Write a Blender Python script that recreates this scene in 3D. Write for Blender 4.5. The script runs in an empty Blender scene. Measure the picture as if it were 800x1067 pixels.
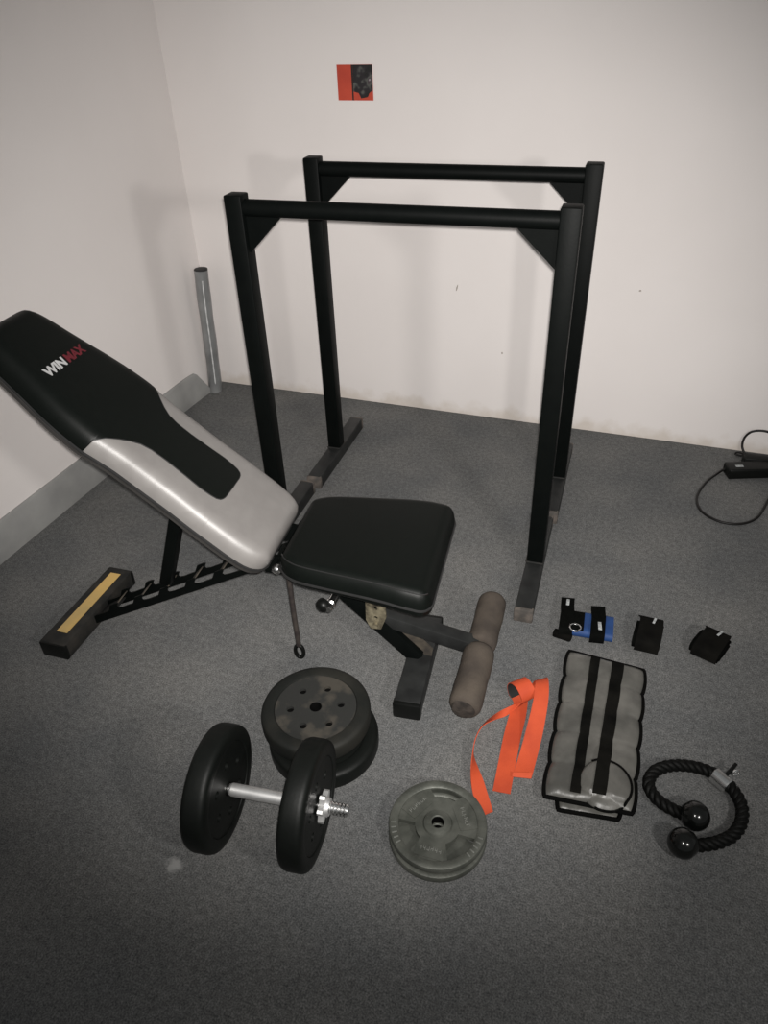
import bpy, bmesh, math, random
from math import sin, cos, pi, sqrt, radians as RAD
from mathutils import Vector as V, Matrix as M, noise

scene = bpy.context.scene
COL = scene.collection
random.seed(4)

# ------------------------------------------------------------------ materials
def mat(name, c, rough=0.6, metal=0.0, c2=None, scale=20.0, lo=0.35, hi=0.65, bump=0.0,
        bscale=200.0, spec=0.5, coat=0.0, detail=4.0):
    m = bpy.data.materials.new(name); m.use_nodes = True
    nt = m.node_tree; b = nt.nodes['Principled BSDF']
    b.inputs['Roughness'].default_value = rough
    b.inputs['Metallic'].default_value = metal
    b.inputs['Specular IOR Level'].default_value = spec
    b.inputs['Coat Weight'].default_value = coat
    tc = nt.nodes.new('ShaderNodeTexCoord')
    if c2 is None: c2 = tuple(x * 0.8 for x in c)
    n = nt.nodes.new('ShaderNodeTexNoise'); n.inputs['Scale'].default_value = scale
    n.inputs['Detail'].default_value = detail
    r = nt.nodes.new('ShaderNodeValToRGB')
    r.color_ramp.elements[0].position = lo; r.color_ramp.elements[1].position = hi
    r.color_ramp.elements[0].color = (*c2, 1); r.color_ramp.elements[1].color = (*c, 1)
    nt.links.new(tc.outputs['Object'], n.inputs['Vector'])
    nt.links.new(n.outputs['Fac'], r.inputs['Fac'])
    nt.links.new(r.outputs['Color'], b.inputs['Base Color'])
    if bump:
        n2 = nt.nodes.new('ShaderNodeTexNoise'); n2.inputs['Scale'].default_value = bscale
        n2.inputs['Detail'].default_value = 3
        bp = nt.nodes.new('ShaderNodeBump'); bp.inputs['Strength'].default_value = bump
        bp.inputs['Distance'].default_value = 0.002
        nt.links.new(tc.outputs['Object'], n2.inputs['Vector'])
        nt.links.new(n2.outputs['Fac'], bp.inputs['Height'])
        nt.links.new(bp.outputs['Normal'], b.inputs['Normal'])
    return m

def carpet_material():
    m = bpy.data.materials.new('grey_carpet'); m.use_nodes = True
    nt = m.node_tree; N = nt.nodes; L = nt.links; b = N['Principled BSDF']
    b.inputs['Roughness'].default_value = 0.95
    b.inputs['Specular IOR Level'].default_value = 0.1
    tc = N.new('ShaderNodeTexCoord')
    def nz(scale, detail, lo, hi, ca, cb):
        n = N.new('ShaderNodeTexNoise'); n.inputs['Scale'].default_value = scale; n.inputs['Detail'].default_value = detail
        r = N.new('ShaderNodeValToRGB'); r.color_ramp.elements[0].position = lo; r.color_ramp.elements[1].position = hi
        r.color_ramp.elements[0].color = (*ca, 1); r.color_ramp.elements[1].color = (*cb, 1)
        L.new(tc.outputs['Object'], n.inputs['Vector']); L.new(n.outputs['Fac'], r.inputs['Fac']); return r, n
    r1, n1 = nz(300, 8, .30, .70, (.066, .070, .071), (.190, .189, .187))
    r2, _ = nz(4.0, 9, .32, .70, (.80, .81, .82), (1.10, 1.08, 1.05))
    r0, _ = nz(75, 5, .30, .70, (.80, .80, .80), (1.20, 1.20, 1.20))
    m0 = N.new('ShaderNodeMix'); m0.data_type = 'RGBA'; m0.blend_type = 'MULTIPLY'; m0.inputs['Factor'].default_value = 1
    L.new(r1.outputs['Color'], m0.inputs['A']); L.new(r0.outputs['Color'], m0.inputs['B'])
    mx = N.new('ShaderNodeMix'); mx.data_type = 'RGBA'; mx.blend_type = 'MULTIPLY'; mx.inputs['Factor'].default_value = 1
    L.new(m0.outputs['Result'], mx.inputs['A']); L.new(r2.outputs['Color'], mx.inputs['B'])
    # a scuffed pale mark on the carpet
    mp = N.new('ShaderNodeVectorMath'); mp.operation = 'DISTANCE'; mp.inputs[1].default_value = (1.078, -2.038, 0)
    n3 = N.new('ShaderNodeTexNoise'); n3.inputs['Scale'].default_value = 60
    ad = N.new('ShaderNodeMath'); ad.operation = 'MULTIPLY_ADD'; ad.inputs[1].default_value = 0.03
    rr = N.new('ShaderNodeValToRGB'); rr.color_ramp.elements[0].position = .022; rr.color_ramp.elements[1].position = .034
    rr.color_ramp.elements[0].color = (.75,) * 3 + (1,); rr.color_ramp.elements[1].color = (0, 0, 0, 1)
    L.new(tc.outputs['Object'], mp.inputs[0]); L.new(tc.outputs['Object'], n3.inputs['Vector'])
    L.new(n3.outputs['Fac'], ad.inputs[0]); L.new(mp.outputs['Value'], ad.inputs[2]); L.new(ad.outputs[0], rr.inputs['Fac'])
    m2 = N.new('ShaderNodeMix'); m2.data_type = 'RGBA'
    L.new(rr.outputs['Color'], m2.inputs['Factor']); L.new(mx.outputs['Result'], m2.inputs['A'])
    m2.inputs['B'].default_value = (.34, .34, .33, 1)
    L.new(m2.outputs['Result'], b.inputs['Base Color'])
    bp = N.new('ShaderNodeBump'); bp.inputs['Strength'].default_value = 0.15; bp.inputs['Distance'].default_value = 0.002
    L.new(n1.outputs['Fac'], bp.inputs['Height']); L.new(bp.outputs['Normal'], b.inputs['Normal'])
    return m

def wall_material():
    m = bpy.data.materials.new('white_plaster'); m.use_nodes = True
    nt = m.node_tree; N = nt.nodes; L = nt.links; b = N['Principled BSDF']
    b.inputs['Roughness'].default_value = 0.75; b.inputs['Specular IOR Level'].default_value = 0.25
    tc = N.new('ShaderNodeTexCoord')
    n = N.new('ShaderNodeTexNoise'); n.inputs['Scale'].default_value = 1.6; n.inputs['Detail'].default_value = 5
    r = N.new('ShaderNodeValToRGB'); r.color_ramp.elements[0].position = .3; r.color_ramp.elements[1].position = .7
    r.color_ramp.elements[0].color = (.72, .68, .66, 1); r.color_ramp.elements[1].color = (.77, .73, .71, 1)
    L.new(tc.outputs['Object'], n.inputs['Vector']); L.new(n.outputs['Fac'], r.inputs['Fac'])
    # dirt and flaking along the foot of the wall
    sx = N.new('ShaderNodeSeparateXYZ'); L.new(tc.outputs['Object'], sx.inputs[0])
    n2 = N.new('ShaderNodeTexNoise'); n2.inputs['Scale'].default_value = 14; n2.inputs['Detail'].default_value = 6
    L.new(tc.outputs['Object'], n2.inputs['Vector'])
    ma = N.new('ShaderNodeMath'); ma.operation = 'MULTIPLY_ADD'; ma.inputs[1].default_value = -0.14; ma.inputs[2].default_value = 0.066
    L.new(n2.outputs['Fac'], ma.inputs[0])
    ad = N.new('ShaderNodeMath'); ad.operation = 'ADD'; L.new(ma.outputs[0], ad.inputs[0]); L.new(sx.outputs['Z'], ad.inputs[1])
    rr = N.new('ShaderNodeValToRGB'); rr.color_ramp.elements[0].position = 0.0; rr.color_ramp.elements[1].position = 0.05
    rr.color_ramp.elements[0].color = (.5,) * 3 + (1,); rr.color_ramp.elements[1].color = (0, 0, 0, 1)
    L.new(ad.outputs[0], rr.inputs['Fac'])
    mx = N.new('ShaderNodeMix'); mx.data_type = 'RGBA'
    L.new(rr.outputs['Color'], mx.inputs['Factor']); L.new(r.outputs['Color'], mx.inputs['A'])
    mx.inputs['B'].default_value = (.50, .43, .35, 1)
    L.new(mx.outputs['Result'], b.inputs['Base Color'])
    n3 = N.new('ShaderNodeTexNoise'); n3.inputs['Scale'].default_value = 30; n3.inputs['Detail'].default_value = 5
    bp = N.new('ShaderNodeBump'); bp.inputs['Strength'].default_value = 0.12; bp.inputs['Distance'].default_value = 0.004
    L.new(tc.outputs['Object'], n3.inputs['Vector']); L.new(n3.outputs['Fac'], bp.inputs['Height']); L.new(bp.outputs['Normal'], b.inputs['Normal'])
    return m

K = {}
K['carpet'] = carpet_material()
K['wall'] = wall_material()
K['skirt'] = mat('grey_vinyl_skirting', (.30, .30, .29), .55, c2=(.24, .24, .235), scale=9)
K['black_paint'] = mat('black_painted_steel', (.0026, .0034, .0031), .5, c2=(.0020, .0027, .0025), scale=30, bump=.1, bscale=160, spec=.08)
K['dusty_black'] = mat('dusty_black_steel', (.030, .027, .023), .7, c2=(.010, .0105, .010), scale=22, lo=.4, hi=.75, spec=.3)
K['dust_cap'] = mat('dusty_plastic_cap', (.12, .10, .085), .8, c2=(.05, .045, .04), scale=40)
K['foot_black'] = mat('scuffed_black_steel', (.020, .021, .0205), .5, c2=(.010, .0105, .0105), scale=18, spec=.3)
K['vinyl_black'] = mat('black_vinyl', (.0034, .0045, .0038), .45, c2=(.0028, .0038, .0032), scale=60, bump=.08, bscale=450, spec=.15)
K['vinyl_grey'] = mat('silver_vinyl', (.185, .176, .168), .40, c2=(.170, .161, .154), scale=30, bump=.1, bscale=450)
K['piping'] = mat('black_piping', (.02, .02, .02), .3)
K['board'] = mat('dark_backing_board', (.03, .028, .026), .7)
K['gold'] = mat('yellow_sticker', (.56, .37, .12), .55, c2=(.42, .30, .12), scale=12)
K['chrome'] = mat('chrome', (.88, .88, .87), .24, 1.0, c2=(.75, .75, .74), scale=40)
K['brushed'] = mat('brushed_steel', (.92, .92, .91), .42, .85, c2=(.80, .80, .79), scale=60)
K['dull_metal'] = mat('worn_zinc', (.36, .32, .22), .5, .6, c2=(.07, .06, .045), scale=45)
K['rod'] = mat('rusty_dark_rod', (.05, .042, .036), .6, .3, c2=(.025, .02, .02), scale=50)
K['foam'] = mat('dusty_foam', (.082, .068, .055), .95, c2=(.050, .042, .036), scale=14, bump=.5, bscale=220, spec=.1)
K['foam_torn'] = mat('torn_foam', (.05, .042, .036), .95, c2=(.025, .022, .02), scale=60, bump=.8, bscale=150, spec=.1)
K['cradle'] = mat('worn_brown_steel', (.085, .072, .056), .6, .2, c2=(.035, .031, .027), scale=40)
K['plate'] = mat('black_plate_shell', (.0046, .0056, .0048), .5, c2=(.003, .0038, .0033), scale=16, bump=.12, bscale=120, spec=.2)
K['plate_dusty'] = mat('dusty_plate_shell', (.042, .037, .029), .8, c2=(.0125, .0130, .0115), scale=17, lo=.50, hi=.62, bump=.2, bscale=120)
K['plate_rim'] = mat('lightly_dusty_plate_rim', (.019, .0185, .0155), .65, c2=(.0085, .0095, .0085), scale=11, lo=.42, hi=.7, bump=.12, bscale=120, spec=.2)
K['iron'] = mat('grey_green_iron', (.112, .116, .100), .48, .35, c2=(.060, .064, .054), scale=26, bump=.25, bscale=160)
K['iron_edge'] = mat('worn_mark_painted_highlight', (.21, .215, .195), .45, .35, c2=(.15, .155, .14), scale=60)  # lighter iron: highlights on the raised cast marks put into the colour
K['orange'] = mat('orange_webbing', (.54, .070, .019), .75, c2=(.43, .050, .014), scale=14, bump=.35, bscale=500)
K['orange_inner'] = mat('coil_shade_stripe_black', (.012, .012, .011), .8)  # black for the painted shade inside the coil, also the card stripe
K['pack'] = mat('grey_nylon', (.128, .124, .112), .38, c2=(.064, .063, .057), scale=12, bump=.8, bscale=34)
K['binding'] = mat('black_binding_bore_shade', (.0040, .0040, .0036), .85, c2=(.003, .003, .003), spec=.03)
K['webbing'] = mat('black_webbing', (.0030, .0033, .0029), .85, c2=(.0022, .0024, .0022), scale=80, bump=.3, bscale=500, spec=.03)
K['web_worn'] = mat('worn_webbing', (.0075, .0072, .0062), .85, c2=(.0035, .0035, .0032), scale=18, bump=.3, bscale=500, spec=.03)
K['neo'] = mat('blue_neoprene', (.008, .045, .165), .7, c2=(.006, .030, .115), scale=30)
K['tag'] = mat('grey_woven_tag', (.42, .44, .44), .6, c2=(.22, .23, .23), scale=120)
K['rope'] = mat('black_nylon_rope', (.0035, .0037, .0032), .55, c2=(.0025, .0026, .0024), scale=60, bump=.4, bscale=300, spec=.14)
K['rubber'] = mat('glossy_black_rubber', (.004, .0045, .004), .16, c2=(.0035, .004, .0035))
K['plastic'] = mat('black_plastic', (.005, .0055, .005), .4, spec=.2)
K['cable'] = mat('black_cable', (.007, .0062, .0058), .5, spec=.3)
K['tube'] = mat('grey_tube', (.21, .215, .215), .35, c2=(.125, .128, .128), scale=9, coat=.6)
K['tubedark'] = mat('tube_inside_shade', (.02, .02, .02), .8)
K['shrink'] = mat('film_shine_streak', (.62, .63, .63), .22, c2=(.40, .41, .41), scale=40, lo=.3, hi=.6)
K['logo_white'] = mat('white_print', (.42, .42, .42), .6)
K['logo_red'] = mat('red_print', (.115, .008, .014), .6, c2=(.075, .005, .010), scale=60)
K['card_red'] = mat('red_print_card', (.50, .060, .028), .55, c2=(.42, .045, .022), scale=14)
K['mark'] = mat('dark_scuff', (.36, .32, .28), .8)

# ------------------------------------------------------------------ mesh building
class MB:
    def __init__(s): s.v = []; s.f = []; s.mi = []
    def add(s, vs, fs, T=None, mi=0):
        o = len(s.v)
        s.v += [tuple(T @ V(p)) if T else tuple(p) for p in vs]
        for f in fs: s.f.append(tuple(i + o for i in f)); s.mi.append(mi)
        return s
    def addbm(s, bm, T=None, mi=0):
        bm.verts.index_update()
        s.add([v.co.copy() for v in bm.verts], [[v.index for v in f.verts] for f in bm.faces], T, mi); bm.free(); return s
    def box(s, c, size, T=None, bevel=0.0, seg=2, mi=0):
        bm = bmesh.new(); bmesh.ops.create_cube(bm, size=1)
        for v in bm.verts: v.co = V((v.co.x * size[0], v.co.y * size[1], v.co.z * size[2]))
        if bevel: bmesh.ops.bevel(bm, geom=list(bm.edges), offset=bevel, segments=seg, affect='EDGES', profile=.5)
        X = M.Translation(V(c)); 
        return s.addbm(bm, (T @ X) if T else X, mi)
    def bar(s, a, b, w, h, up=(0, 0, 1), bevel=0.002, mi=0):     # rectangular bar from a to b
        a = V(a); b = V(b); d = b - a; L = d.length; x = d.normalized(); u = V(up)
        y = u.cross(x).normalized(); z = x.cross(y)
        T = M((x, y, z)).transposed().to_4x4(); T.translation = (a + b) / 2
        return s.box((0, 0, 0), (L, w, h), T, bevel, mi=mi)
    def tube(s, path, r, n=12, closed=False, cap=True, T=None, mi=0):
        P = [V(p) for p in path]; m = len(P); R = r if isinstance(r, (list, tuple)) else [r] * m
        tang = []
        for i in range(m):
            a = P[(i - 1) % m] if (closed or i > 0) else P[i]; b = P[(i + 1) % m] if (closed or i < m - 1) else P[i]
            tang.append((b - a).normalized())
        ref = V((0, 0, 1)) if abs(tang[0].z) < .9 else V((1, 0, 0))
        nrm = (ref - tang[0] * ref.dot(tang[0])).normalized(); vs = []; fs = []
        for i in range(m):
            nrm = (nrm - tang[i] * nrm.dot(tang[i])).normalized(); bn = tang[i].cross(nrm)
            for k in range(n):
                a = 2 * pi * k / n; vs.append(P[i] + (nrm * cos(a) + bn * sin(a)) * R[i])
        for i in range(m if closed else m - 1):
            j = (i + 1) % m
            for k in range(n):
                k2 = (k + 1) % n; fs.append((i * n + k, i * n + k2, j * n + k2, j * n + k))
        if cap and not closed: fs.append(tuple(range(n))[::-1]); fs.append(tuple((m - 1) * n + k for k in range(n)))
        return s.add(vs, fs, T, mi)
    def lathe(s, prof, n=48, T=None, mi=0, closed=False):
        vs = []; fs = []; idx = []
        for (r, z) in prof:
            if r < 1e-6: idx.append([len(vs)] * n); vs.append((0, 0, z))
            else:
                idx.append(list(range(len(vs), len(vs) + n)))
                vs += [(r * cos(2 * pi * k / n), r * sin(2 * pi * k / n), z) for k in range(n)]
        rng = range(len(prof)) if closed else range(len(prof) - 1)
        for i in rng:
            A = idx[i]; B = idx[(i + 1) % len(prof)]
            for k in range(n):
                q = (k + 1) % n; f = []
                for t in (A[k], A[q], B[q], B[k]):
                    if t not in f: f.append(t)
                if len(f) > 2: fs.append(tuple(f))
        return s.add(vs, fs, T, mi)
    def prism(s, outline, z0, z1, holes=(), T=None, mi=0):
        bm = bmesh.new(); E = []
        for lp in [outline] + list(holes):
            vv = [bm.verts.new((p[0], p[1], z0)) for p in lp]
            E += [bm.edges.new((vv[i], vv[(i + 1) % len(vv)])) for i in range(len(vv))]
        bmesh.ops.triangle_fill(bm, edges=E, use_beauty=True)
        r = bmesh.ops.extrude_face_region(bm, geom=list(bm.faces))
        for g in r['geom']:
            if isinstance(g, bmesh.types.BMVert): g.co.z = z1
        return s.addbm(bm, T, mi)
    def ribbon(s, path, wv, th, mi=0, mi2=None, side=0):    # band with thickness th; wv = width vectors (full width)
        m = len(path); vs = []; fs = []
        for i in range(m):
            p = V(path[i]); w = V(wv[i]); t = (V(path[min(i + 1, m - 1)]) - V(path[max(i - 1, 0)])).normalized()
            nn = t.cross(w).normalized() * th / 2
            vs += [p - w / 2 - nn, p + w / 2 - nn, p + w / 2 + nn, p - w / 2 + nn]
        o = []
        for i in range(m - 1):
            a = i * 4; b = a + 4
            for k in range(4):
                q = (k + 1) % 4; fs.append((a + k, a + q, b + q, b + k)); o.append(mi2 if (mi2 is not None and k == side) else mi)
        fs.append((3, 2, 1, 0)); fs.append(tuple((m - 1) * 4 + k for k in range(4))); o += [mi, mi]
        base = len(s.v); s.v += [tuple(p) for p in vs]
        for f, q in zip(fs, o): s.f.append(tuple(i + base for i in f)); s.mi.append(q)
        return s
    def build(s, name, m, parent=None, ang=40, loc=None):
        me = bpy.data.meshes.new(name); me.from_pydata(s.v, [], s.f); me.validate()
        ms = m if isinstance(m, (list, tuple)) else [m]
        for x in ms: me.materials.append(x)
        if len(ms) > 1 and len(me.polygons) == len(s.mi):
            for p, q in zip(me.polygons, s.mi): p.material_index = q
        bm = bmesh.new(); bm.from_mesh(me); bmesh.ops.recalc_face_normals(bm, faces=bm.faces); bm.to_mesh(me); bm.free()
        me.shade_smooth(); me.set_sharp_from_angle(angle=RAD(ang))
        o = bpy.data.objects.new(name, me); COL.objects.link(o)
        if parent: o.parent = parent
        if loc: o.location = loc
        return o

def thing(name, label, cat, loc=(0, 0, 0), rz=0.0, group=None):
    o = bpy.data.objects.new(name, None); COL.objects.link(o); o.empty_display_size = .1
    o.location = loc; o.rotation_euler = (0, 0, rz); tag(o, label, cat, group); return o
def tag(o, label, cat, group=None):
    o['label'] = label; o['category'] = cat
    if group: o['group'] = group
def dup(root, loc, rz, label):
    r = root.copy(); COL.objects.link(r); r.location = loc; r.rotation_euler = (0, 0, rz); r['label'] = label
    for ch in list(root.children):
        c = ch.copy(); COL.objects.link(c); c.parent = r
        for g in ch.children:
            d = g.copy(); COL.objects.link(d); d.parent = c
    return r
def struct(o): o['kind'] = 'structure'; return o
def catmull(P, n=8, closed=False):
    P = [V(p) for p in P]; out = []; m = len(P)
    for i in range(m if closed else m - 1):
        g = (lambda k: P[k % m]) if closed else (lambda k: P[max(0, min(m - 1, k))])
        a, b, c, d = g(i - 1), g(i), g(i + 1), g(i + 2)
        for k in range(n):
            t = k / n
            out.append(.5 * ((2 * b) + (c - a) * t + (2 * a - 5 * b + 4 * c - d) * t * t + (3 * b - a - 3 * c + d) * t ** 3))
    if not closed: out.append(P[-1])
    return out
def interp(tab, x):
    if x <= tab[0][0]: return tab[0][1]
    for (a, ya), (b, yb) in zip(tab, tab[1:]):
        if x <= b: return ya + (yb - ya) * (x - a) / (b - a) if b > a else yb
    return tab[-1][1]
def smooth_interp(tab, x):
    if x <= tab[0][0]: return tab[0][1]
    if x >= tab[-1][0]: return tab[-1][1]
    for i in range(len(tab) - 1):
        a, ya = tab[i]; b, yb = tab[i + 1]
        if x <= b:
            def slope(k):
                if k == 0 or k == len(tab) - 1: return None
                d0 = (tab[k][1] - tab[k-1][1]) / (tab[k][0] - tab[k-1][0]); d1 = (tab[k+1][1] - tab[k][1]) / (tab[k+1][0] - tab[k][0])
                return 0 if d0 * d1 <= 0 else 2 * d0 * d1 / (d0 + d1)
            h = b - a; s = (yb - ya) / h; m0 = slope(i); m1 = slope(i + 1)
            m0 = s if m0 is None else m0; m1 = s if m1 is None else m1
            t = (x - a) / h
            return (2*t**3-3*t*t+1)*ya + (t**3-2*t*t+t)*h*m0 + (-2*t**3+3*t*t)*yb + (t**3-t*t)*h*m1

# ------------------------------------------------------------------ room
b = MB(); b.box((2.2, -2.2, -.05), (4.6, 4.6, .1)); struct(b.build('floor', K['carpet']))
b = MB(); b.box((2.2, .06, 1.3), (4.6, .12, 2.6)); struct(b.build('wall_back', K['wall']))
b = MB(); b.box((-.06, -2.15, 1.3), (.12, 4.5, 2.6)); struct(b.build('wall_left', K['wall']))
# grey skirting strip on the left wall; it stops short of the corner with a cut, slightly sprung end
vs = []; fs = []; NY = 60
prof = [(0.0, 0.0), (.011, 0.0), (.011, .118), (.006, .127), (0.0, .127)]
for i in range(NY + 1):
    y = -4.4 + (4.4 - .095) * i / NY if i < 40 else None
    if y is None:
        y0 = -4.4 + (4.4 - .095) * 40 / NY
        y = y0 + (-.095 - y0) * (i - 40) / 20
    for (px, pz) in prof:
        q = (y + .30) / .205
        yy = y
        if q > 0: yy = y - q * (pz / .127) ** 1.5 * .105
        vs.append((px + .0005 + (max(0, q) ** 2) * .010, yy, pz))
k = len(prof)
for i in range(NY):
    for j in range(k):
        q = (j + 1) % k; fs.append((i * k + j, i * k + q, (i + 1) * k + q, (i + 1) * k + j))
fs.append(tuple(range(k))); fs.append(tuple(NY * k + j for j in range(k)))
struct(MB().add(vs, fs).build('baseboard_left', K['skirt'], ang=30))
# small scuffs in the plaster
for i, (x, z, w, h, a) in enumerate([(1.097, .515, .0022, .013, -.25), (1.279, .279, .003, .004, 0), (1.74, .557, .004, .003, .3)]):
    bb = MB(); bb.prism([(w * cos(t * pi / 5) * (1 + .3 * sin(3 * t)), h * sin(t * pi / 5)) for t in range(10)], 0, .0006,
                        T=M.Translation((x, 0, z)) @ M.Rotation(pi / 2, 4, 'X') @ M.Rotation(a, 4, 'Z'))
    struct(bb.build('trim_%d' % (i + 1), K['mark']))

# ------------------------------------------------------------------ dip stands
PW, HT, BW, FL = .047, 1.03, .815, .462
def dip_stand(loc, rz, label):
    t = thing('dip_stand', label, 'dip stand', loc, rz, 'black dip stands')
    br = .0205
    MB().tube([(-BW / 2 + PW / 2 - .003, 0, HT - .032), (BW / 2 - PW / 2 + .003, 0, HT - .032)], br, 28).build('grip_bar', K['black_paint'], t)
    for sg in (-1, 1):
        x = sg * BW / 2
        p = MB().box((x, 0, (HT + .045) / 2), (PW, PW, HT - .045), bevel=.004).build('post', K['black_paint'], t)
        xi = x - sg * (PW / 2 - .002); zt = HT - .032 - br + .004
        pts = [(xi, zt), (xi - sg * .096, zt), (xi - sg * .092, zt - .006), (xi - sg * .004, zt - .090), (xi, zt - .092)]
        MB().prism(pts, -.0055, .0055, T=M.Rotation(pi / 2, 4, 'X')).build('gusset', K['black_paint'], t)
        f = MB().box((x, 0, .0225), (.05, FL - .012, .045), bevel=.004).build('foot', K['foot_black'], t)
        for e in (-1, 1):
            MB().box((x, e * (FL / 2 - .009), .0225), (.052, .018, .0448), bevel=.004).build('foot_cap', K['dust_cap'], f)
        w = MB()
        for e in (-1, 1):
            w.tube([(x - PW / 2, e * PW / 2, .047), (x + PW / 2, e * PW / 2, .047)], .003, 8)
            w.tube([(x + e * PW / 2, -PW / 2, .047), (x + e * PW / 2, PW / 2, .047)], .003, 8)
        w.build('weld_bead', K['dusty_black'], p)
    return t
front_stand = dip_stand((1.18526, -.91941, 0), RAD(2.56), 'black steel dip stand nearer the camera, beside the bench, in front of its twin')
dup(front_stand, (1.17603, -.43944, 0), RAD(2.26), 'black steel dip stand standing nearest the back wall, behind its twin')

# ------------------------------------------------------------------ weight bench  (local x = along the bench towards the seat, y = away from camera)
BN = thing('weight_bench', 'adjustable weight bench with black and silver backrest, black seat and foam leg rollers', 'weight bench', (.45097, -1.47835, 0), RAD(6.26))

def pad_grid(hw, bnd, v0, v1, t0, T, r, rows, K1=10, K2=26, crown=.004):
    """cushion surface; returns verts, inner faces, outer faces, bottom ring"""
    vs = []; inner = []; outer = []; lines = []
    nv = len(rows)
    for v in rows:
        w = hw(v); bb = min(bnd(v), w)
        ts = []
        for k in range(K1): q = k / K1; ts.append(-(w - (w - bb) * q ** 1.7))
        for k in range(K2 + 1): ts.append(bb * sin((k / K2 - .5) * pi))
        for k in range(K1): q = (K1 - 1 - k) / K1; ts.append(w - (w - bb) * q ** 1.7)
        row = []
        for t in ts:
            d = min(w - abs(t), (v - v0) * 1.0, (v1 - v) * 1.0); x = max(0, min(1, d / r))
            z = T * sqrt(max(0, 1 - (1 - x) ** 2.2)) + crown * (1 - (t / w) ** 2) * x
            row.append(len(vs)); vs.append((v, t + t0, z))
        lines.append(row)
    C = len(lines[0])
    def area(f):
        p = [V(vs[i]) for i in f]; return (p[2] - p[0]).cross(p[3] - p[1]).length
    for i in range(nv - 1):
        for j in range(C - 1):
            f = (lines[i][j], lines[i][j + 1], lines[i + 1][j + 1], lines[i + 1][j])
            if area(f) < 1e-10: continue
            (inner if K1 <= j < K1 + K2 else outer).append(f)
    ring = [l[0] for l in lines] + [i for i in lines[-1][1:-1]] + [l[-1] for l in reversed(lines)] + [i for i in reversed(lines[0][1:-1])]
    return vs, inner, outer, ring

def compact(vs, fs):
    used = sorted({i for f in fs for i in f}); mp = {a: k for k, a in enumerate(used)}
    return [vs[i] for i in used], [tuple(mp[i] for i in f) for f in fs]

# backrest: local frame v (up along the pad), t (across), z (out of the pad)
sl = math.atan2(.640, .768)
HWT = [(-.046, .088), (-.040, .106), (-.028, .120), (-.012, .130), (.01, .1355), (.05, .138), (.12, .138), (.22, .135), (.33, .1345),
       (.38, .138), (.42, .142), (.47, .139), (.52, .132), (.57, .122), (.62, .112), (.66, .105), (.69, .097), (.71, .083), (.722, .064), (.728, .042)]
BNT = [(.1225, 0.0), (.1230, .040), (.125, .049), (.129, .056), (.138, .0615), (.155, .0645), (.18, .0655), (.22, .0625), (.27, .0600), (.31, .0610), (.335, .0665),
       (.355, .078), (.375, .094), (.395, .113), (.41, .130), (.417, .150)]
v0, v1 = -.046, .728
rows = sorted(set([v0 + (v1 - v0) * (1 - cos(pi * i / 90)) / 2 for i in range(91)] + [x for x, _ in BNT] + [.1224] + [.124 + .3 * i / 60 for i in range(60)]))
PT = .046
hwf = lambda v: smooth_interp(HWT, v)
bnf = lambda v: 0.0 if v < .1225 else (1.0 if v > .417 else interp(BNT, v))
vs, inn, outr, ring = pad_grid(hwf, bnf, v0, v1, 0, PT, .034, rows)
bx = V((cos(pi - sl), 0, sin(pi - sl)))                      # v direction in bench frame
by = V((0, 1, 0)); bz = bx.cross(by) * -1
if bz.z < 0: bz = -bz
BT = M((bx, by, bz)).transposed().to_4x4(); BT.translation = V((.604, -.012, .43)) - bz * (PT + .002)
def place_by(o): o.matrix_local = BT; return o
BR = bpy.data.objects.new('backrest', None); COL.objects.link(BR); BR.parent = BN; BR.matrix_local = BT; BR.empty_display_size = .05
# the backing board stands in for the pad's lower half, cover meshes are sub-parts of the backrest
COL.objects.unlink(BR); bpy.data.objects.remove(BR)
board = MB()
outl = [(v, -hwf(v) * .985) for v in rows] + [(v, hwf(v) * .985) for v in reversed(rows)]
board.prism(outl, -.014, .0005)
BR = board.build('backrest', K['board'], BN, 30); place_by(BR)
a, f = compact(vs, outr); o = MB().add(a, f).build('silver_cover', K['vinyl_grey'], BR, 60); o['label'] = 'silver grey vinyl cover on lower half of the backrest'
a, f = compact([(x, y, z + .0012 * min(1, z / .01)) for x, y, z in vs], inn); o = MB().add(a, f).build('black_cover', K['vinyl_black'], BR, 60); o['label'] = 'black vinyl panel narrowing to a tongue'
def pad_z(v, t):
    w = hwf(v); d = min(w - abs(t), v - v0, v1 - v); x = max(0, min(1, d / .034)); return PT * sqrt(1 - (1 - x) ** 2.2) + .004 * (1 - (t / w) ** 2) * x
# seam piping between the two covers and round the lower rim
sp = []
for v, w in BNT:
    if w <= hwf(v): sp.append((v, w))
seam = [(v, -w, pad_z(v, w) + .0008) for v, w in reversed(sp)] + [(v, w, pad_z(v, w) + .0008) for v, w in sp]
MB().tube(seam, .0012, 6).build('seam', K['piping'], BR)
rim = []
for v in rows: rim.append((v, -hwf(v) - .0005, .002))
rim += [(v, hwf(v) + .0005, .002) for v in reversed(rows)]
MB().tube(rim, .0035, 8, closed=True).build('piping', K['piping'], BR)
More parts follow.
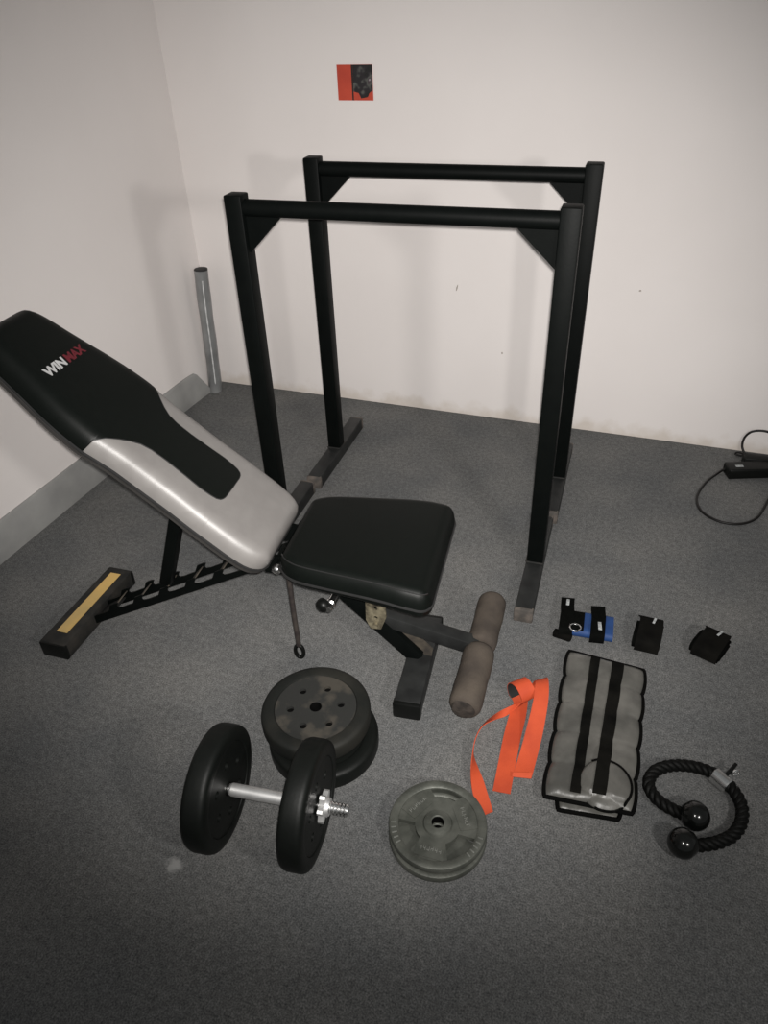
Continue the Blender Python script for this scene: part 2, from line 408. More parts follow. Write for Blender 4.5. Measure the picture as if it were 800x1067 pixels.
# printed lettering on the black vinyl
def lettering(txt, size, mtl, origin_v, origin_t, name, shear=.18, sx=1.0):
    cu = bpy.data.curves.new('lettering', 'FONT'); cu.body = txt; cu.size = size; cu.extrude = .0004; cu.shear = shear; cu.offset = size * .04
    to = bpy.data.objects.new('tmp', cu); COL.objects.link(to)
    bpy.context.view_layer.update()
    me = bpy.data.meshes.new_from_object(to.evaluated_get(bpy.context.evaluated_depsgraph_get()))
    bpy.data.objects.remove(to)
    me.name = name; me.materials.clear(); me.materials.append(mtl)
    for p in me.vertices:
        x, y, z = p.co; v = origin_v + y; t = origin_t + x * sx
        p.co = (v, t, pad_z(v, t) + .0016 + z)
    ob = bpy.data.objects.new(name, me); COL.objects.link(ob); ob.parent = BR
    mx = max(p.co.y for p in me.vertices); return ob, mx
o, tx = lettering('WIN', .029, K['logo_white'], .562, -.070, 'white_lettering', sx=1.12); o['label'] = 'white printed letters'
o, _ = lettering('MAX', .029, K['logo_red'], .562, tx + .002, 'red_lettering', sx=1.05); o['label'] = 'dark red printed letters'
# steel frame behind the backrest
fr = MB()
for yy in (-.045, .045): fr.bar((.03, yy, -.028), (.56, yy, -.028), .025, .026)
for xx in (.06, .30, .52): fr.bar((xx, -.055, -.02), (xx, .055, -.02), .03, .012, up=(0, 0, 1))
fr.build('back_frame', K['black_paint'], BR)

# seat
SHW = [(.640, .095), (.646, .112), (.656, .126), (.672, .139), (.70, .150), (.76, .159), (.84, .168), (.90, .175), (.945, .180), (.972, .180), (.986, .175), (.996, .162), (1.0, .150)]
srow = [.640 + .360 * (1 - cos(pi * i / 60)) / 2 for i in range(61)]
ST = .044
sv, si, so, sring = pad_grid(lambda v: smooth_interp(SHW, v), lambda v: smooth_interp(SHW, v) * .7, .640, 1.0, 0, ST, .026, srow)
def droop(v): return 0.0 if v < .86 else -.014 * ((v - .86) / .14) ** 2
sv = [(x, y + .006, z + .366 + droop(x)) for x, y, z in sv]
seat = MB().add(sv, si + so)
n = len(srow); lowers = []
# underside of the cushion: rounded belly that deepens to the front
und = []
for q in range(7):
    ph = q / 6
    ringv = []
    for v in srow: ringv.append((v, -1))
    for v in reversed(srow): ringv.append((v, 1))
    for (v, sg) in ringv:
        w = smooth_interp(SHW, v) * (1 - .30 * ph ** 2.2); deep = .024 + .014 * max(0, (v - .80) / .19) ** 1.3
        vv = .82 + (v - .82) * (1 - .22 * ph ** 2.2)
        und.append((vv, sg * w + .006, (.366 + droop(v)) - deep * sin(ph * pi / 2)))
R2 = len(srow) * 2; uf = []
for q in range(6):
    for i in range(R2):
        j = (i + 1) % R2; uf.append((q * R2 + i, q * R2 + j, (q + 1) * R2 + j, (q + 1) * R2 + i))
half = len(srow)
for i in range(half - 1): uf.append((6 * R2 + i, 6 * R2 + i + 1, 6 * R2 + R2 - 2 - i, 6 * R2 + R2 - 1 - i))
seat.add(und, uf)
SEAT = seat.build('seat', K['vinyl_black'], BN, 70)
pip = [(v, .006 - smooth_interp(SHW, v) * 1.003, .3685 + droop(v)) for v in srow] + [(v, .006 + smooth_interp(SHW, v) * 1.003, .3685 + droop(v)) for v in reversed(srow)]
MB().tube(pip, .0032, 8, closed=True).build('piping', K['piping'], SEAT)
pip2 = [(v, .006 - smooth_interp(SHW, v) + .012, .366 + droop(v) + ST * .86 + .001) for v in srow[6:-6]]
pip2 = catmull(pip2, 2)
MB().tube(pip2, .0014, 6).build('seam', K['piping'], SEAT)

# lower frame
o = MB().box((0, 0, .025), (.078, .318, .05), M.Translation((-.006, 0, 0)) @ M.Rotation(RAD(-3.6), 4, 'Z'), .004).build('rear_foot', K['dusty_black'], BN)
sk = MB().box((0, .010, .0505), (.033, .252, .0012), M.Translation((-.006, 0, 0)) @ M.Rotation(RAD(-3.6), 4, 'Z')).build('grip_strip', K['gold'], o); sk['label'] = 'gold yellow strip along the top of the foot'
for e in (-1, 1):
    MB().box((0, e * .156, .024), (.080, .014, .048), M.Translation((-.006, 0, 0)) @ M.Rotation(RAD(-3.6), 4, 'Z'), .004).build('foot_cap', K['plastic'], o)
ff = MB().box((.942, -.01, .026), (.064, .300, .05), bevel=.004).build('front_foot', K['foot_black'], BN)
MB().box((.942, -.157, .025), (.068, .026, .05), bevel=.006).build('foot_cap', K['plastic'], ff)
MB().box((.942, .140, .025), (.068, .020, .05), bevel=.006).build('foot_cap', K['plastic'], ff)
# notched rear rail: two toothed side plates with cradles between them
def railz(s): return .020 + .505 * (s - .02)
rail = MB()
for yy in (-.031, .031):
    low = [(.012, .004), (.66, railz(.66) + .004)]
    up = []
    top = lambda s: railz(s) + .017
    s = .03; up.append((.012, .028))
    for kk in range(5):
        c = .098 + .084 * kk
        up += [(c - .014, top(c - .014)), (c - .004, top(c) + .016), (c + .014, top(c) + .026), (c + .022, top(c + .01) + .022), (c + .016, top(c) + .013), (c + .020, top(c + .02)), (c + .034, top(c + .034) - .002)]
    up.append((.66, top(.66)))
    pts = low + list(reversed(up))
    rail.prism([(p[0], p[1]) for p in pts], -.0025, .0025, T=M.Translation((0, yy, 0)) @ M.Rotation(pi / 2, 4, 'X'))
RL = rail.build('notched_rail', K['black_paint'], BN, 30)
for kk in range(5):
    c = .098 + .084 * kk; z = railz(c) + .02
    MB().bar((c + .004, -.0285, z + .004), (c + .004, .0285, z + .004), .003, .030, up=(.9, 0, 1), bevel=.0008).build('cradle', K['cradle'], RL)
MB().bar((.03, 0, .024), (.10, 0, railz(.10) + .008), .060, .005).build('rail_web', K['dusty_black'], RL)
# strut that props the backrest
MB().bar((.266, 0, .178), (.392, 0, .542), .030, .030, up=(0, 1, 0)).build('strut', K['black_paint'], BN)
# seat frame, front leg and gusset
MB().bar((.60, 0, .318), (.955, 0, .318), .055, .034).build('seat_frame', K['black_paint'], BN)
MB().bar((.938, 0, .048), (.675, 0, .325), .040, .040, up=(0, 1, 0)).build('front_leg', K['black_paint'], BN)
MB().prism([(.862, .150), (.955, .052), (.972, .052), (.975, .075), (.900, .150)], -.003, .003, T=M.Rotation(pi / 2, 4, 'X')).build('leg_gusset', K['cradle'], BN)
hb = MB().tube([(.628, -.090, .352), (.628, .090, .352)], .008, 14).build('hinge_bolt', K['black_paint'], BN)
for e in (-1,): MB().lathe([(0, .010), (.006, .009), (.0105, .005), (.0115, 0), (.0115, -.006), (0, -.006)], 20, T=M.Translation((.628, e * .093, .352)) @ M.Rotation(-e * pi / 2, 4, 'X')).build('bolt_cap', K['chrome'], hb)
for e in (-1, 1): MB().prism([(.585, .315), (.66, .315), (.655, .362), (.615, .368), (.585, .350)], -.003, .003, T=M.Translation((0, e * .062, 0)) @ M.Rotation(pi / 2, 4, 'X')).build('hinge_plate', K['black_paint'], BN)
# adjusting knob
kb = MB().tube([(.742, -.02, .236), (.736, -.062, .234)], .011, 18).build('knob_shaft', K['chrome'], BN)
MB().lathe([(0, .022), (.008, .022), (.010, .018), (.010, .006), (.0135, .002), (.0135, -.004), (0, -.004)], 18, T=M.Translation((.737, -.058, .234)) @ M.Rotation(pi / 2, 4, 'X')).build('knob_nut', K['chrome'], kb)
MB().lathe([(0, .016), (.010, .015), (.0165, .009), (.018, 0), (.016, -.008), (0, -.009)], 20, T=M.Translation((.722, -.066, .236)) @ M.Rotation(RAD(100), 4, 'X') @ M.Rotation(RAD(-25), 4, 'Y')).build('knob_cap', K['plastic'], kb)
# leg developer
MB().prism([(.818, .330), (.862, .330), (.866, .190), (.852, .150), (.826, .148), (.815, .175)], -.003, .003, holes=[[(.840 + .006 * cos(a * pi / 4), zc + .006 * sin(a * pi / 4)) for a in range(8)] for zc in (.185, .215, .250, .285)],
           T=M.Translation((0, -.030, 0)) @ M.Rotation(pi / 2, 4, 'X')).build('pivot_bracket', K['dull_metal'], BN)
MB().prism([(.818, .330), (.862, .330), (.866, .190), (.852, .150), (.826, .148), (.815, .175)], -.003, .003, T=M.Translation((0, .030, 0)) @ M.Rotation(pi / 2, 4, 'X')).build('pivot_bracket', K['dull_metal'], BN)
MB().tube([(.840, -.042, .165), (.840, .042, .165)], .007, 14).build('pivot_bolt', K['dull_metal'], BN)
ARM = MB().bar((.835, 0, .168), (1.085, 0, .108), .036, .036).build('leg_arm', K['foot_black'], BN)
MB().tube([(1.084, -.155, .096), (1.101, .150, .108)], .008, 14).build('roller_bar', K['rod'], ARM)
def roller(p, q, r, torn):
    p = V(p); q = V(q); d = q - p; L = d.length
    T = M.Translation(p) @ d.to_track_quat('Z', 'Y').to_matrix().to_4x4()
    pr = [(0, 0), (r * .55, 0), (r * .86, .003), (r * .97, .010), (r, .022)] + [(r * (1 + .006 * sin(i * 1.7)), .022 + (L - .044) * i / 12) for i in range(1, 12)] + [(r, L - .022), (r * .97, L - .010), (r * .86, L - .003), (r * .55, L), (0, L)]
    m = MB().lathe(pr, 40, T=T)
    m.v = [tuple(V(v) + V((noise.noise(V(v) * 14), noise.noise(V(v) * 14 + V((7, 0, 0))), noise.noise(V(v) * 14 + V((0, 9, 0))))) * .0035) for v in m.v]
    o = m.build('foam_roller', K['foam'], ARM, 60)
    return o
roller((1.094, .000, .104), (1.103, .172, .112), .0365, False)
ro = roller((1.094, -.006, .100), (1.080, -.186, .092), .0385, True)
MB().lathe([(0, -.004), (.014, -.004), (.026, -.001), (.029, .004), (0, .006)], 18, T=M.Translation((1.080, -.188, .090)) @ M.Rotation(pi / 2, 4, 'X') @ M.Rotation(pi, 4, 'X')).build('torn_end', K['foam_torn'], ro)
# hanging hook rod with a ring at its foot
HK = MB().tube(catmull([(.640, -.058, .335), (.640, -.060, .20), (.642, -.062, .12), (.642, -.062, .082)], 6), .0065, 12).build('hook_rod', K['rod'], BN)
ring = [(.642 + .011 * cos(a), -.062, .060 + .021 * sin(a)) for a in [2 * pi * i / 24 for i in range(24)]]
MB().tube(ring, .0052, 10, closed=True).build('hook_ring', K['plastic'], HK)

# ------------------------------------------------------------------ weight plates
PR, PTH = .1255, .049
def circle(r, n, cx=0, cy=0, a0=0): return [(cx + r * cos(a0 + 2 * pi * i / n), cy + r * sin(a0 + 2 * pi * i / n)) for i in range(n)]
def plate_parts(parent, T, mtl, face_mtl):
    R = PR; h = PTH / 2
    rim = MB().lathe([(R * .74, -h + .006), (R * .76, -h + .001), (R * .80, -h), (R * .90, -h + .0005), (R * .972, -h + .003), (R * .992, -h + .008), (R, -h + .013), (R, h - .013), (R * .992, h - .008),
                      (R * .972, h - .003), (R * .90, h - .0005), (R * .80, h), (R * .76, h - .001), (R * .74, h - .006)], 72, T=T, closed=True).build('rim', mtl, parent, 50)
    dimp = [circle(.0085, 14, R * .46 * cos(RAD(25) + k * pi / 3), R * .46 * sin(RAD(25) + k * pi / 3)) for k in range(6)]
    d = MB().prism(circle(R * .745, 64), h - .011, h - .003, holes=[circle(.0135, 20)] + dimp, T=T)
    d.prism(circle(R * .745, 64), -h + .003, -h + .011, holes=[circle(.0135, 20)] + dimp, T=T)
    MB().prism(circle(R * .742, 64), -h + .0105, h - .0105, holes=[circle(.0132, 20)], T=T).build('core', K['binding'], parent, 30)  # black core, so the dimple floors carry their shade as colour
    dd = d.build('face', face_mtl, parent, 30)
    MB().lathe([(.0131, -h + .003), (.0131, h - .003), (.0138, h - .0028), (.0138, -h + .0028)], 28, T=T, closed=True).build('bore_shade', K['binding'], parent, 40)  # bore wall coloured black to stand for the shade in the hole
def weight_plate(loc, rz, label, group, mtl, fm):
    t = thing('weight_plate', label, 'weight plate', loc, rz, group)
    plate_parts(t, M.Translation((0, 0, PTH / 2)), mtl, fm); return t
weight_plate((1.250, -1.672, 0), .5, 'black plastic weight plate lying flat on the carpet, lower one of the stacked pair', 'stacked black plates', K['plate'], K['plate'])
weight_plate((1.224, -1.648, PTH), 0, 'dusty black weight plate lying on top of another black plate, its six dimples showing', 'stacked black plates', K['plate_rim'], K['plate_dusty'])

# dumbbell
DB = thing('dumbbell', 'loaded dumbbell with two thick black plates on a chrome bar, standing on the carpet', 'dumbbell', (1.1338, -1.920, 0), .1257)
ZC = .1255
bar = MB().tube([(-.046, 0, ZC), (.232, 0, ZC)], .0105, 20)
bar.build('bar', K['chrome'], DB)
TX = M.Translation((.0, 0, ZC)) @ M.Rotation(pi / 2, 4, 'Y')
# knurled hexagonal grip
gp = MB().lathe([(0, .026), (.0115, .026), (.0132, .030), (.0132, .160), (.0115, .164), (0, .164)], 18, T=TX)
gp.build('handle', K['brushed'], DB, 20)
def thread(x0, x1, name):
    pr = []; x = x0; i = 0
    pr.append((0, x0))
    while x < x1: pr.append(((.0108 if i % 2 else .0130), x)); x += .0035; i += 1
    pr.append((.010, x1)); pr.append((0, x1))
    MB().lathe(pr, 22, T=TX).build(name, K['chrome'], DB, 25)
thread(.232, .272, 'threaded_end'); thread(-.052, -.028, 'threaded_end')
def star(x, name):
    pts = []
    for i in range(36):
        a = 2 * pi * i / 36; pts.append(((.0265 + .0055 * cos(a * 6)) * cos(a), (.0265 + .0055 * cos(a * 6)) * sin(a)))
    m = MB().prism(pts, x, x + .011, T=TX); m.lathe([(0, x + .011), (.018, x + .011), (.017, x + .018), (0, x + .018)], 24, T=TX)
    m.build(name, K['brushed'], DB, 30)
star(.2165, 'star_collar'); star(-.0365, 'star_collar')
for xc in (0, .1903):
    p = MB().tube([(xc - .018, 0, ZC), (xc + .018, 0, ZC)], .0132, 20).build('dumbbell_plate', K['plate'], DB)
    plate_parts(p, M.Translation((xc, 0, ZC)) @ M.Rotation(pi / 2, 4, 'Y') @ M.Rotation(.4 + xc, 4, 'Z'), K['plate'], K['plate'])

# grey-green iron grip plates
def grip_plate(loc, rz, label, marks=True):
    t = thing('grip_plate', label, 'weight plate', loc, rz, 'grey iron grip plates')
    R = .1005; th = .019
    rim = MB().lathe([(R * .80, .002), (R * .84, .0005), (R * .95, 0), (R * .99, .003), (R, .007), (R, th - .006), (R * .985, th - .002), (R * .94, th), (R * .85, th - .0005), (R * .81, th - .003)], 80, closed=True)
    for c0 in (196, 326):
        for i in range(5 if marks else 0): rim.box((R * .90, 0, th + .0002), (.011, .0032, .0016), M.Rotation(RAD(c0 + i * 7), 4, 'Z'), .0006, mi=1)
    rim.build('rim', [K['iron'], K['iron_edge']], t, 40)
    holes = [circle(.0128, 24)]
    for c in (90, 215, 325):
        lp = []
        A = 27 if c != 90 else 25; r0 = .46 if c != 90 else .62
        for i in range(13): a = RAD(c - A + 2 * A * i / 12); lp.append((R * .80 * cos(a), R * .80 * sin(a)))
        for i in range(9): a = RAD(c + A * .80 - 1.6 * A * i / 8); lp.append((R * r0 * cos(a), R * r0 * sin(a)))
        holes.append(lp)
    b_ = MB().prism(circle(R * .835, 72), .003, th - .005, holes=holes); b_.build('web', K['iron'], t, 30)
    MB().lathe([(.0128, .002), (.0128, th + .0005), (.015, th + .0015), (.028, th - .001), (.0300, th - .004), (.031, th - .006)], 40).build('hub', K['iron'], t, 35)
    MB().lathe([(.0122, .001), (.0122, th - .001), (.0129, th - .0008), (.0129, .0012)], 28, closed=True).build('bore_shade', K['binding'], t)  # black sleeve: shade of the centre hole painted in
    # raised cast pads and marks on the three spokes and the rim
    for c in (30, 150, 270):
        m = MB(); T = M.Rotation(RAD(c - 90), 4, 'Z')
        m.prism([(-R * .27, R * .40), (R * .27, R * .40), (R * .30, R * .76), (-R * .30, R * .76)], th - .006, th - .0035, T=T)
        rn = random.Random(c)
        for i in range(6 if marks else 0):              # worn, illegible cast characters
            x = (i - 2.5) * .0078; y = R * .58 + rn.uniform(-.001, .001)
            m.box((x - .0018, y, th - .0033), (.0016, .0085, .0020), T, .0005, mi=1)
            m.box((x + .0006, y + rn.choice((-.0035, 0, .0035)), th - .0033), (.0048, .0016, .0020), T, .0005, mi=1)
            if rn.random() < .6: m.box((x + .0022, y + rn.choice((-.002, .002)), th - .0033), (.0015, .0045, .0020), T, .0005, mi=1)
        m.build('spoke_pad', [K['iron'], K['iron_edge']], t, 30)
    return t
grip_plate((1.5615, -1.8075, 0), RAD(62), 'grey iron tri-grip plate flat on carpet, lower of the two, mostly covered', False)
grip_plate((1.560, -1.8015, .0205), RAD(2), 'grey iron tri-grip plate with three hand slots lying on top of its twin')

# ------------------------------------------------------------------ orange strap
def lerp(a, b, t): return a + (b - a) * t
def band(m, pts, wvs, th=.0018, n=8, **kw):
    P = catmull(pts, n); W = catmull(wvs, n); m.ribbon(P, W, th, **kw)
st = MB()
w = .040
# strand under the coil, round the coil, then off to the left and twisting back
c0 = V((1.652, -1.402, .0315)); hd = V((-.72, .69, 0)); rc_ = .029; CW = (.029, .029, 0)
coil = [c0 + hd * (rc_ * sin(a)) - V((0, 0, rc_ * cos(a))) for a in [RAD(x) for x in (0, 45, 90, 135, 180, 225, 265)]]
pathB = [(1.664, -1.668, .003), (1.660, -1.600, .004), (1.656, -1.520, .005), (1.655, -1.450, .004)] + coil + [(1.652, -1.432, .014), (1.632, -1.455, .014), (1.606, -1.486, .018), (1.586, -1.520, .020), (1.579, -1.560, .020), (1.584, -1.605, .020), (1.596, -1.640, .018), (1.612, -1.672, .013), (1.632, -1.708, .009), (1.648, -1.730, .007)]
widB = [(.038, .004, 0), (.038, .004, 0), (.039, .004, 0), (.038, .010, 0)] + [CW] * 7 + [(.022, .030, .012), (.012, .032, .010), (.002, .032, -.012), (-.004, .026, -.026), (-.005, .024, -.029), (-.003, .025, -.028), (.008, .030, -.018), (.020, .026, -.004), (.024, .020, .004), (.020, .014, .006)]
PB_ = catmull(pathB, 8); WB_ = catmull(widB, 8)
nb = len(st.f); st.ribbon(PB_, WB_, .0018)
for i in range(4 * 8 + 4, 10 * 8 + 2):                 # shade inside the coil painted black on the orange band
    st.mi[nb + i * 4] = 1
# outer strand on the right with its folded end
band(st, [(1.672, -1.366, .003), (1.682, -1.352, .018), (1.690, -1.356, .040), (1.696, -1.382, .052), (1.702, -1.430, .046), (1.703, -1.500, .026), (1.701, -1.560, .010), (1.699, -1.605, .005), (1.698, -1.622, .009), (1.698, -1.612, .013)],
     [(.024, .020, 0), (.024, .020, 0), (.026, .020, 0), (.030, .016, 0), (.034, .008, 0), (.038, 0, 0), (.039, .002, 0), (.040, .004, 0), (.040, .008, 0), (.040, .012, 0)])
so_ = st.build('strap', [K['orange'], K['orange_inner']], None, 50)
tag(so_, 'bright orange webbing strap lying loosely coiled on the carpet beside the grip plates', 'strap')

# ------------------------------------------------------------------ grey ankle weights
def quad(c, u, v):
    TL, TR, BR_, BL = [V(p) for p in c]
    return (TL * (1 - u) + TR * u) * (1 - v) + (BL * (1 - u) + BR_ * u) * v
def ankle_weight(c, zb, hmax, label, full, flat=False):
    ctr = quad(c, .5, .5); t = thing('ankle_weight', label, 'ankle weight', (ctr.x, ctr.y, zb), 0, 'grey ankle weights')
    NU, NV = 36, 90; np_ = 5
    def surf(u, v):
        p = quad(c, u, v) - ctr
        pocket = abs(sin(pi * np_ * v)) ** .6
        side = (1 if u > .5 else -1) * abs(u - .5) * 2
        p.x += side * (.005 * pocket - .002)
        d = min(u, 1 - u) * .18; dv = min(v, 1 - v) * .42
        e = min(1, d / .030); e = sqrt(1 - (1 - e) ** 2); e2 = min(1, dv / .022); e2 = sqrt(1 - (1 - e2) ** 2)
        wr = noise.noise(V((u * 5, v * 16, zb * 50))) * .0035 + noise.noise(V((u * 16 + v * 9, v * 22, 3))) * .0016
        z = .003 + (hmax - .003) * e * e2 * (.78 + .22 * pocket) + wr * e * e2
        return V((p.x, p.y, z))
    vs = []; fs = []
    for j in range(NV + 1):
        for i in range(NU + 1): vs.append(surf(i / NU, j / NV))
    C = NU + 1
    for j in range(NV):
        for i in range(NU): fs.append((j * C + i, j * C + i + 1, (j + 1) * C + i + 1, (j + 1) * C + i))
    o2 = len(vs); 
    per = [(i, 0) for i in range(NU)] + [(NU, j) for j in range(NV)] + [(i, NV) for i in range(NU, 0, -1)] + [(0, j) for j in range(NV, 0, -1)]
    vs += [V((vs[j * C + i].x, vs[j * C + i].y, 0.0)) for i, j in per]
    n = len(per)
    for k in range(n):
        a = per[k]; b2 = per[(k + 1) % n]
        fs.append((a[1] * C + a[0], b2[1] * C + b2[0], o2 + (k + 1) % n, o2 + k))
    fs.append(tuple(range(o2, o2 + n)))
    MB().add(vs, fs).build('weight_pad', K['pack'], t, 70)
    MB().tube([vs[j * C + i] + V((0, 0, .0025)) for i, j in per], .0048, 8, closed=True).build('edge_binding', K['binding'], t)
    if full:
        for (ua, wa, ub, wb) in ((.365, .118, .345, .118), (.655, .148, .600, .150)):
            P = []; Wv = []
            for k in range(61):
                v = .004 + .965 * k / 60; u = ua + (ub - ua) * k / 60; wd = wa + (wb - wa) * k / 60
                zz = max(surf(u - wd / 2, v).z, surf(u + wd / 2, v).z, surf(u, v).z) + .0022
                if u > .5 and v > .66: zz += .011 * min(1, (v - .66) / .06)
                p = surf(u, v); P.append((p.x, p.y, zz)); q = surf(u + wd / 2, v) - surf(u - wd / 2, v); Wv.append((q.x, q.y, 0))
            MB().ribbon(P, Wv, .0024).build('fastening_strap', K['web_worn'], t, 50)
        # rounded tongue folded over the lower right end
        fv = []; ff_ = []; NR, NA = 10, 48
        cx, cy = quad(c, .66, .885).x - ctr.x, quad(c, .66, .885).y - ctr.y
        def edge(a):
            ex, ey = cos(a), sin(a)
            return V((ex * .054, ey * (.060 if ey > 0 else .058), 0))
        for k in range(NR + 1):
            q = k / NR
            for a in range(NA):
                e = edge(2 * pi * a / NA) * q; x, y = cx + e.x, cy + e.y
                fv.append(V((x, y, hmax + .001 + .009 * sqrt(max(0, 1 - q ** 3)) + noise.noise(V((x * 40, y * 40, 1))) * .002 - (.012 if (y < cy - .03) else 0) * q)))
        for k in range(NR):
            for a in range(NA):
                b2 = (a + 1) % NA; ff_.append((k * NA + a, k * NA + b2, (k + 1) * NA + b2, (k + 1) * NA + a))
        lo = len(fv); fv += [V((p.x, p.y, hmax * .6)) for p in fv[NR * NA:(NR + 1) * NA]]
        for a in range(NA): b2 = (a + 1) % NA; ff_.append((NR * NA + a, NR * NA + b2, lo + b2, lo + a))
        fl = MB().add(fv, ff_).build('folded_tongue', K['pack'], t, 60)
        MB().tube([fv[NR * NA + a % NA] + V((0, 0, .001)) for a in range(-14, 18)], .0030, 8).build('edge_binding', K['binding'], fl)
    return t
ankle_weight([(1.752, -1.250, 0), (1.910, -1.246, 0), (1.908, -1.657, 0), (1.784, -1.673, 0)], 0.0, .012, 'thin grey padded ankle weight lying underneath, only its black-bound bottom edge showing', False)
ankle_weight([(1.739, -1.226, 0), (1.926, -1.236, 0), (1.932, -1.648, 0), (1.752, -1.664, 0)], .020, .020, 'grey nylon ankle weight with two black straps, laid flat on top of the other', True)

# ------------------------------------------------------------------ wrist wraps
def stadium(L, h, n=10):
    r = h / 2; a = []
    for i in range(n + 1): t = -pi / 2 + pi * i / n; a.append((L / 2 - r + r * cos(t), r + r * sin(t)))
    for i in range(n + 1): t = pi / 2 + pi * i / n; a.append((-L / 2 + r + r * cos(t), r + r * sin(t)))
    return a
RY = M.Rotation(pi / 2, 4, 'Z') @ M.Rotation(pi / 2, 4, 'X')        # profile (a,b) -> (y,z), extruded along x
BW_ = thing('wrist_support', 'folded blue wrist support with two black straps and a metal ring', 'wrist support', (1.766, -1.104, 0), RAD(4))
def ext(name, prof, x0, x1, m, parent, T=None): 
    b_ = MB().prism(prof, x0, x1, T=(T or M.Identity(4)) @ RY); return b_.build(name, m, parent, 40)
ext('neoprene_pad', stadium(.086, .026), -.066, .072, K['neo'], BW_)
ext('pad_lining', stadium(.080, .030), -.0665, -.004, K['webbing'], BW_)
def strap_loop(x, wdt, y0, y1, h, name):
    P = [(x, y0, .003), (x, y0 - .004, .014), (x, y0 + .004, h), (x, (y0 + y1) / 2 - .01, h + .003), (x, y1 - .030, h + .001), (x - .002, y1, h - .004), (x - .003, y1 + .034 - .014 * (x > 0), h - .007)]
    m = MB(); PP = catmull(P, 6); m.ribbon(PP, [(wdt, .004, 0)] * len(PP), .0035)
    return m.build(name, K['webbing'], BW_, 50)
s1 = strap_loop(-.050, .036, -.050, .050, .032, 'strap'); s2 = strap_loop(.032, .037, -.049, .050, .030, 'strap')
MB().box((-.052, .062, .0300), (.0085, .024, .0015), bevel=.0005).build('tag', K['tag'], s1)
MB().box((.034, -.022, .0352), (.009, .030, .0015), M.Rotation(RAD(6), 4, 'Z'), .0005).build('tag', K['tag'], s2)
MB().tube([(-.026 + .014 * cos(a), -.040 + .014 * sin(a), .035) for a in [2 * pi * i / 24 for i in range(24)]], .0022, 8, closed=True).build('metal_ring', K['chrome'], BW_)
MB().box((-.044, -.060, .010), (.050, .022, .018), M.Rotation(RAD(-12), 4, 'Z'), .005).build('strap_end', K['web_worn'], BW_)
def wrist_roll(loc, rz, label, wdt, L, h):
    t = thing('wrist_wrap', label, 'wrist wrap', loc, rz, 'black wrist wraps')
    # flattened spiral roll of thick elastic
    P = []; turns = 3.2; n = 120
    for i in range(n + 1):
        q = i / n; a = 2 * pi * turns * q - pi / 2; sc = .30 + .70 * q
        cx = sc * (L / 2 - .003); cz = sc * (h / 2 - .003)
        ca, sa = cos(a), sin(a)
        P.append((0, cx * math.copysign(abs(ca) ** .75, ca), h / 2 + cz * math.copysign(abs(sa) ** .75, sa)))
    m = MB(); m.ribbon(P, [(wdt * (.96 + .04 * sin(i * .21)), 0, 0) for i in range(n + 1)], .0042)
    m.build('elastic_roll', K['webbing'], t, 50)
    ext('core', stadium(L * .62, h * .55), -wdt * .40, wdt * .40, K['webbing'], t, M.Translation((0, 0, h * .22)))
    P = catmull([(.004, -L / 2 - .003, h * .35), (.004, -L / 2 + .004, h * .86), (.004, -L * .22, h + .004), (.003, L * .15, h + .005), (.001, L * .40, h + .001), (-.004, L * .53, h - .008)], 6)
    s = MB(); s.ribbon(P, [(wdt * .84, .004, 0)] * len(P), .0032); s = s.build('closing_strap', K['web_worn'], t, 50)
    MB().box((.004, L * .30, h + .0075), (.006, .022, .0014), M.Rotation(RAD(-8), 4, 'Z'), .0005).build('tag', K['tag'], s)
    MB().tube(catmull([(wdt * .36, L * .2, h * .9), (wdt * .44, L * .36, h * .7), (wdt * .40, L * .5, h * .5)], 6), .004, 8).build('thumb_loop', K['webbing'], t)
    return t
wrist_roll((1.925, -1.106, 0), RAD(-5), 'rolled black wrist wrap standing between the blue wrist support and the other roll', .070, .102, .046)
wrist_roll((2.078, -1.092, 0), RAD(-24), 'rolled black wrist wrap furthest right on the carpet, turned at an angle', .076, .092, .042)

# ------------------------------------------------------------------ triceps rope
RP = thing('triceps_rope', 'black twisted pull-down rope curled in a ring with two rubber ball ends and metal clasp', 'exercise rope', (2.052, -1.575, 0))
O = V((2.052, -1.575, 0)); rr_ = .0125
ctrl = [(2.038, -1.610), (2.005, -1.603), (1.976, -1.588), (1.959, -1.560), (1.966, -1.526), (1.990, -1.502), (2.024, -1.487), (2.062, -1.482), (2.096, -1.490), (2.124, -1.512), (2.142, -1.546), (2.143, -1.584), (2.128, -1.622), (2.100, -1.650), (2.068, -1.668), (2.046, -1.676)]
cen = catmull([(x, y, .0165) for x, y in ctrl], 14)
cen = [p - O for p in cen]
rope = MB(); NS = 3
acc = [0]
for a, b2 in zip(cen, cen[1:]): acc.append(acc[-1] + (b2 - a).length)
for s_ in range(NS):
    P = []
    for i, p in enumerate(cen):
        t_ = (cen[min(i + 1, len(cen) - 1)] - cen[max(i - 1, 0)]).normalized(); sd = V((-t_.y, t_.x, 0)); ph = acc[i] / .042 * 2 * pi + s_ * 2 * pi / NS
        P.append(p + sd * cos(ph) * .0066 + V((0, 0, 1)) * sin(ph) * .0066)
    rope.tube(P, .0072, 10)
rope.build('twisted_rope', K['rope'], RP, 60)
def ball(p, d, name):
    d = V(d).normalized(); T = M.Translation(V(p) - O) @ d.to_track_quat('Z', 'Y').to_matrix().to_4x4()
    r = .030
    pr = [(0, -.026), (.013, -.026), (.0165, -.025), (.021, -.021), (.0275, -.010)] + [(r * cos(a), r * sin(a)) for a in [RAD(x) for x in range(-12, 90, 8)]] + [(0, r)]
    MB().lathe(pr, 40, T=T).build(name, K['rubber'], RP, 50)
